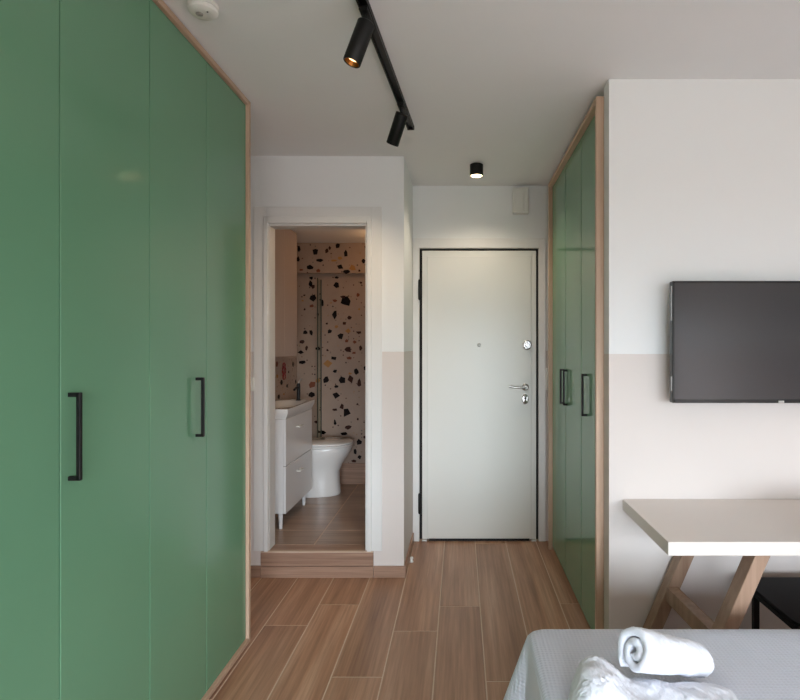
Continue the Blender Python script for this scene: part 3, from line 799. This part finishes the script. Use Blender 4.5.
# ------------------------------------------------------------------ desk
dz1 = .755; dth = .048
dx0, dx1, dy0, dy1 = .714, 2.15, 1.869, TV_Y-.004
t = thing('desk', 'warm white desk on splayed wooden legs below the television', 'desk', ((dx0+dx1)/2, 2.08, 0))
bm = nb(); box(bm, dx0, dx1, dy0, dy1, dz1-dth, dz1, .0015); obj('tabletop', bm, 'desk', t)
def leg_x(z): return .758+.433*z
for m_ in (False, True):
    mir = (lambda x: dx0+dx1-x+.02) if m_ else (lambda x: x)
    for yc in (1.936, 2.345):
        lx = -.022 if yc > 2.1 else 0.0
        bm = nb(); bar(bm, (mir(leg_x(-.01)+lx), yc, -.01), (mir(leg_x(.72)+lx), yc, .72), .050, .066, .002, up=(1, 0, 0))
        bmesh.ops.bisect_plane(bm, geom=bm.verts[:]+bm.edges[:]+bm.faces[:], plane_co=(0, 0, .001), plane_no=(0, 0, -1), clear_outer=True)
        bmesh.ops.bisect_plane(bm, geom=bm.verts[:]+bm.edges[:]+bm.faces[:], plane_co=(0, 0, dz1-dth-.001), plane_no=(0, 0, 1), clear_outer=True)
        bmesh.ops.holes_fill(bm, edges=[e for e in bm.edges if e.is_boundary])
        obj('leg', bm, 'leg', t)
    bm = nb(); bar(bm, (mir(leg_x(.375)), 1.970, .375), (mir(leg_x(.375)-.022), 2.311, .375), .046, .060, .002); obj('stretcher', bm, 'leg', t)
bm = nb(); bar(bm, (1.15, 2.30, .66), (1.70, 2.30, .66), .02, .06); obj('apron', bm, 'leg', t)

# ------------------------------------------------------------------ chair pushed under the desk
sx0, sx1, sy0, sy1, sz = 1.163, 1.595, 1.86, 2.29, .46
t = thing('chair', 'black chair with thin metal legs tucked beneath the desk', 'chair', ((sx0+sx1)/2, (sy0+sy1)/2, 0))
def rrect(x0, x1, y0, y1, r, n=6):
    pts = []
    for cx, cy, a0 in ((x1-r, y1-r, 0), (x0+r, y1-r, 90), (x0+r, y0+r, 180), (x1-r, y0+r, 270)):
        for i in range(n+1):
            a = math.radians(a0+90*i/n); pts.append((cx+r*math.cos(a), cy+r*math.sin(a)))
    return pts
bm = nb(); prism(bm, rrect(sx0, sx1, sy0, sy1, .07), sz-.034, sz, .010); obj('seat', bm, 'chair', t, True)
for xx in (sx0+.020, sx1-.020):
    bm = nb(); box(bm, xx-.011, xx+.011, sy1-.12, sy1-.098, 0.001, sz-.034, .002); obj('leg', bm, 'black', t)
    xr = xx+(.03 if xx < 1.4 else -.03)
    bm = nb(); box(bm, xr-.011, xr+.011, sy0-.032, sy0-.010, 0.001, .86, .002); obj('leg', bm, 'black', t)
for xx in (sx0+.050, sx1-.050):
    bm = nb(); box(bm, xx-.010, xx+.010, sy0-.010, sy1-.121, sz-.056, sz-.0345); obj('side_rail', bm, 'black', t)
bm = nb(); box(bm, sx0+.064, sx1-.064, sy0-.034, sy0-.006, .66, .85, .008, 2); obj('backrest', bm, 'chair', t)

# ------------------------------------------------------------------ bed
BX0, BX1, BY0, BY1, BZ = .208, 1.65, -.40, 1.725, .540
t = thing('bed', 'double bed under a white waffle-weave coverlet in the foreground', 'bed', ((BX0+BX1)/2, (BY0+BY1)/2, 0))
bm = nb(); box(bm, BX0+.03, BX1-.03, BY0+.03, BY1-.03, .09, .30, .02, 2); obj('base', bm, 'bedbase', t)
bm = nb(); box(bm, BX0+.02, BX1-.02, BY0+.02, BY1-.02, .302, BZ-.012, .05, 3); obj('mattress', bm, 'mattress', t)
for xx in (BX0+.10, BX1-.10):
    for yy in (BY0+.10, BY1-.10):
        bm = nb(); lathe(bm, [(.022, 0), (.03, .09)], (xx, yy, .0), n=14); obj('leg', bm, 'black', t)
bm = nb()
def outline(off, rad, n=14, ns=40):
    """rounded rectangle with evenly dense sides, returns (pt, corner weight, outward)"""
    x0, x1, y0, y1 = BX0-off, BX1+off, BY0-off, BY1+off
    r = rad+max(off, 0); res = []
    cs = [(x1-r, y1-r, 0), (x0+r, y1-r, 90), (x0+r, y0+r, 180), (x1-r, y0+r, 270)]
    for k, (cx, cy, a0) in enumerate(cs):
        for i in range(n+1):
            a = math.radians(a0+90*i/n); wgt = math.sin(math.pi*i/n)
            res.append((Vector((cx+r*math.cos(a), cy+r*math.sin(a))), wgt, Vector((math.cos(a), math.sin(a)))))
        nx_, ny_, na = cs[(k+1) % 4]
        a = math.radians(a0+90); p0 = res[-1][0]; p1 = Vector((nx_+r*math.cos(math.radians(na)), ny_+r*math.sin(math.radians(na))))
        for i in range(1, ns):
            res.append((p0.lerp(p1, i/ns), 0.0, Vector((math.cos(a), math.sin(a)))))
    return res
rows = []
base = outline(-.022, .050)
n = len(base)
for s in (.0, .25, .5, .75, .92, .97):               # top, from the middle outwards
    cx, cy = (BX0+BX1)/2, (BY0+BY1)/2
    rows.append([(cx+(p.x-cx)*s, cy+(p.y-cy)*s, BZ+.002*noise.noise(Vector((p.x*s*5, p.y*s*5, 0)))) for p, wgt, o in base])
prof = [(-.022, 0), (-.012, -.003), (-.005, -.009), (0, -.02), (.003, -.05), (.006, -.10), (.010, -.17), (.014, -.25), (.018, -.33), (.02, -.40)]
for off, dz in prof:
    ol = outline(off, .050); row = []
    for i, (p, wgt, o) in enumerate(ol):
        f = -dz
        fl = f*.34*wgt**1.3 + .018*f/.4*math.sin(i*.42)*(1-wgt)
        q = p+o*fl
        row.append((q.x, q.y, BZ+dz))
    rows.append(row)
vr = []
for k, row in enumerate(rows):
    if k == 0: vr.append([bm.verts.new(((BX0+BX1)/2, (BY0+BY1)/2, BZ))]); continue
    vr.append([bm.verts.new(q) for q in row])
for q, r in zip(vr, vr[1:]):
    for i in range(n):
        j = (i+1) % n
        if len(q) == 1: bm.faces.new((q[0], r[i], r[j]))
        else: bm.faces.new((q[i], r[i], r[j], q[j]))
bmesh.ops.recalc_face_normals(bm, faces=bm.faces[:])
co = obj('coverlet', bm, 'cover', t, True, label='white waffle-weave coverlet')
for p in co.data.polygons: p.use_smooth = True

# ------------------------------------------------------------------ towels
def fuzz(v, amp, sc):
    return Vector((noise.noise(v*sc), noise.noise(v*sc+Vector((31, 7, 3))), noise.noise(v*sc+Vector((5, 17, 41)))))*amp

RT = random.Random(11)
def jit3(a): return Vector((RT.uniform(-a, a), RT.uniform(-a, a), RT.uniform(-a, a)))

def rolled_towel(name, p0, p1, R, turns, label, r_in=.018, taper=0.22):
    p0, p1 = Vector(p0), Vector(p1)
    ax = (p1-p0); L = ax.length; d = ax.normalized()
    a = d.cross(Vector((0, 0, 1))).normalized(); b = a.cross(d).normalized()
    if b.z < 0: b = -b
    NS, NL = int(turns*70), 90
    pitch = (R-r_in)/turns; th = pitch*.86
    bm = nb()
    root = thing(name, label, 'towel', (p0.x, p0.y, min(p0.z, p1.z)-R), 'white towels on the bed')
    grid_o, grid_i = [], []
    for i in range(NS+1):
        t_ = i/NS; ang = -2.1-2*math.pi*turns*(1-t_)
        ro = r_in+(R-r_in)*t_+.0; ri = ro-th
        if t_ < .08: ri = ro-th*(.35+.65*t_/.08)
        if t_ > .96: ri = ro-th*(1-.6*(t_-.96)/.04)
        ro_row, ri_row = [], []
        for k in range(NL+1):
            u = k/NL
            e = min(u, 1-u)*L; rd = .007
            cut = rd-math.sqrt(max(0, rd*rd-max(0, rd-e)**2)) if e < rd else 0
            jit = .0035*noise.noise(Vector((ang*.7, 3.1, 0)))*(1-2*u)    # uneven hem at both ends
            tp = 1-taper*u
            for row, rr in ((ro_row, (ro-cut*.8)*tp), (ri_row, (ri+cut*.3)*tp)):
                c = p0+d*(L*u+jit)
                v = c+a*math.cos(ang)*rr+b*math.sin(ang)*rr*.98
                v = v+fuzz(v, .0035, 26)+fuzz(v, .0012, 80)+jit3(.0008)
                row.append(bm.verts.new(v))
        grid_o.append(ro_row); grid_i.append(ri_row)
    for i in range(NS):
        for k in range(NL):
            bm.faces.new((grid_o[i][k], grid_o[i+1][k], grid_o[i+1][k+1], grid_o[i][k+1]))
            bm.faces.new((grid_i[i][k], grid_i[i][k+1], grid_i[i+1][k+1], grid_i[i+1][k]))
        for k in (0, NL):
            bm.faces.new((grid_o[i][k], grid_o[i+1][k], grid_i[i+1][k], grid_i[i][k]))
    for i in (0, NS):
        for k in range(NL): bm.faces.new((grid_o[i][k], grid_o[i][k+1], grid_i[i][k+1], grid_i[i][k]))
    bmesh.ops.recalc_face_normals(bm, faces=bm.faces[:])
    o = obj('terry_roll', bm, 'towel', root)
    for p in o.data.polygons: p.use_smooth = True
    return root

rolled_towel('rolled_towel', (.434, 1.362, .664), (.638, 1.440, .592), .067, 2.0, 'tightly rolled white towel with spiral end, lying on top of the other towel')

# bath towel underneath: plump folded roll with a loose flap and a hem
t = thing('bath_towel', 'plump folded white bath towel lying beneath the rolled towel', 'towel', (.46, 1.33, BZ), 'white towels on the bed')
bm = nb()
NU, NV = 130, 110
rings = []
for i in range(NU+1):
    u = i/NU
    x = .264+.408*u
    capl = math.sqrt(max(0, 1-(1-min(1, u/.17))**2)); capr = math.sqrt(max(0, 1-(1-min(1, (1-u)/.08))**2))
    fall = min(1, max(0, (u-.16)/.25)); fall = fall*fall*(3-2*fall)
    hgt = (.128-.062*fall-.012*u)*(.12+.88*capl)*(.25+.75*capr)
    wid = (.080+.006*u)*(.2+.8*capl)*(.35+.65*capr)
    yc = 1.305-.02*u
    ring = []
    for k in range(NV):
        a = 2*math.pi*k/NV
        ca, sa = math.cos(a), math.sin(a)
        y = yc+wid*math.copysign(abs(ca)**.85, ca)
        z = BZ+.003+hgt*(.5+.5*math.copysign(abs(sa)**.8, sa))
        v = Vector((x, y, z))
        v2 = v+fuzz(v, .010, 13)+fuzz(v, .0025, 45)+jit3(.0016)
        # soft creases running along the towel
        if sa > 0: v2.z -= .003*max(0, math.sin(ca*5+u*5))*capl
        v2.z = max(v2.z, BZ+.0035)
        ring.append(bm.verts.new(v2))
    rings.append(ring)
for q, r in zip(rings, rings[1:]):
    for k in range(NV): bm.faces.new((q[k], q[(k+1) % NV], r[(k+1) % NV], r[k]))
bm.faces.new(rings[0]); bm.faces.new(rings[-1])
bmesh.ops.recalc_face_normals(bm, faces=bm.faces[:])
o = obj('terry_body', bm, 'towel', t)
for p in o.data.polygons: p.use_smooth = True
# bright steel strips standing in for glints on the television's left edge
tvr = [o for o in bpy.data.objects if o.name == 'television'][0]
for za, zb in ((z1_tv-.165, z1_tv-.02), (z0_tv+.05, z0_tv+.11)):
    bm = nb(); box(bm, x0_tv-.0015, x0_tv+.001, ty0+.006, ty0+.014, za, zb); obj('glint_strip', bm, 'steel', tvr)

# small door stop on the floor by the skirting
c = P(409.3, 560, 3.66)
t = thing('door_stop', 'tiny white door stop on the floor beside the brown skirting', 'door stop', (-.320, 3.60, 0))
bm = nb(); lathe(bm, [(.013, .0005), (.013, .005), (.009, .009), (.008, .020)], (-.320, 3.60, 0), n=16); obj('base', bm, 'plastic', t, True)
bm = nb(); lathe(bm, [(.008, .020), (.011, .022), (.011, .032), (.008, .035), (0, .035)], (-.320, 3.60, 0), n=16); obj('buffer', bm, 'plastic', t, True)
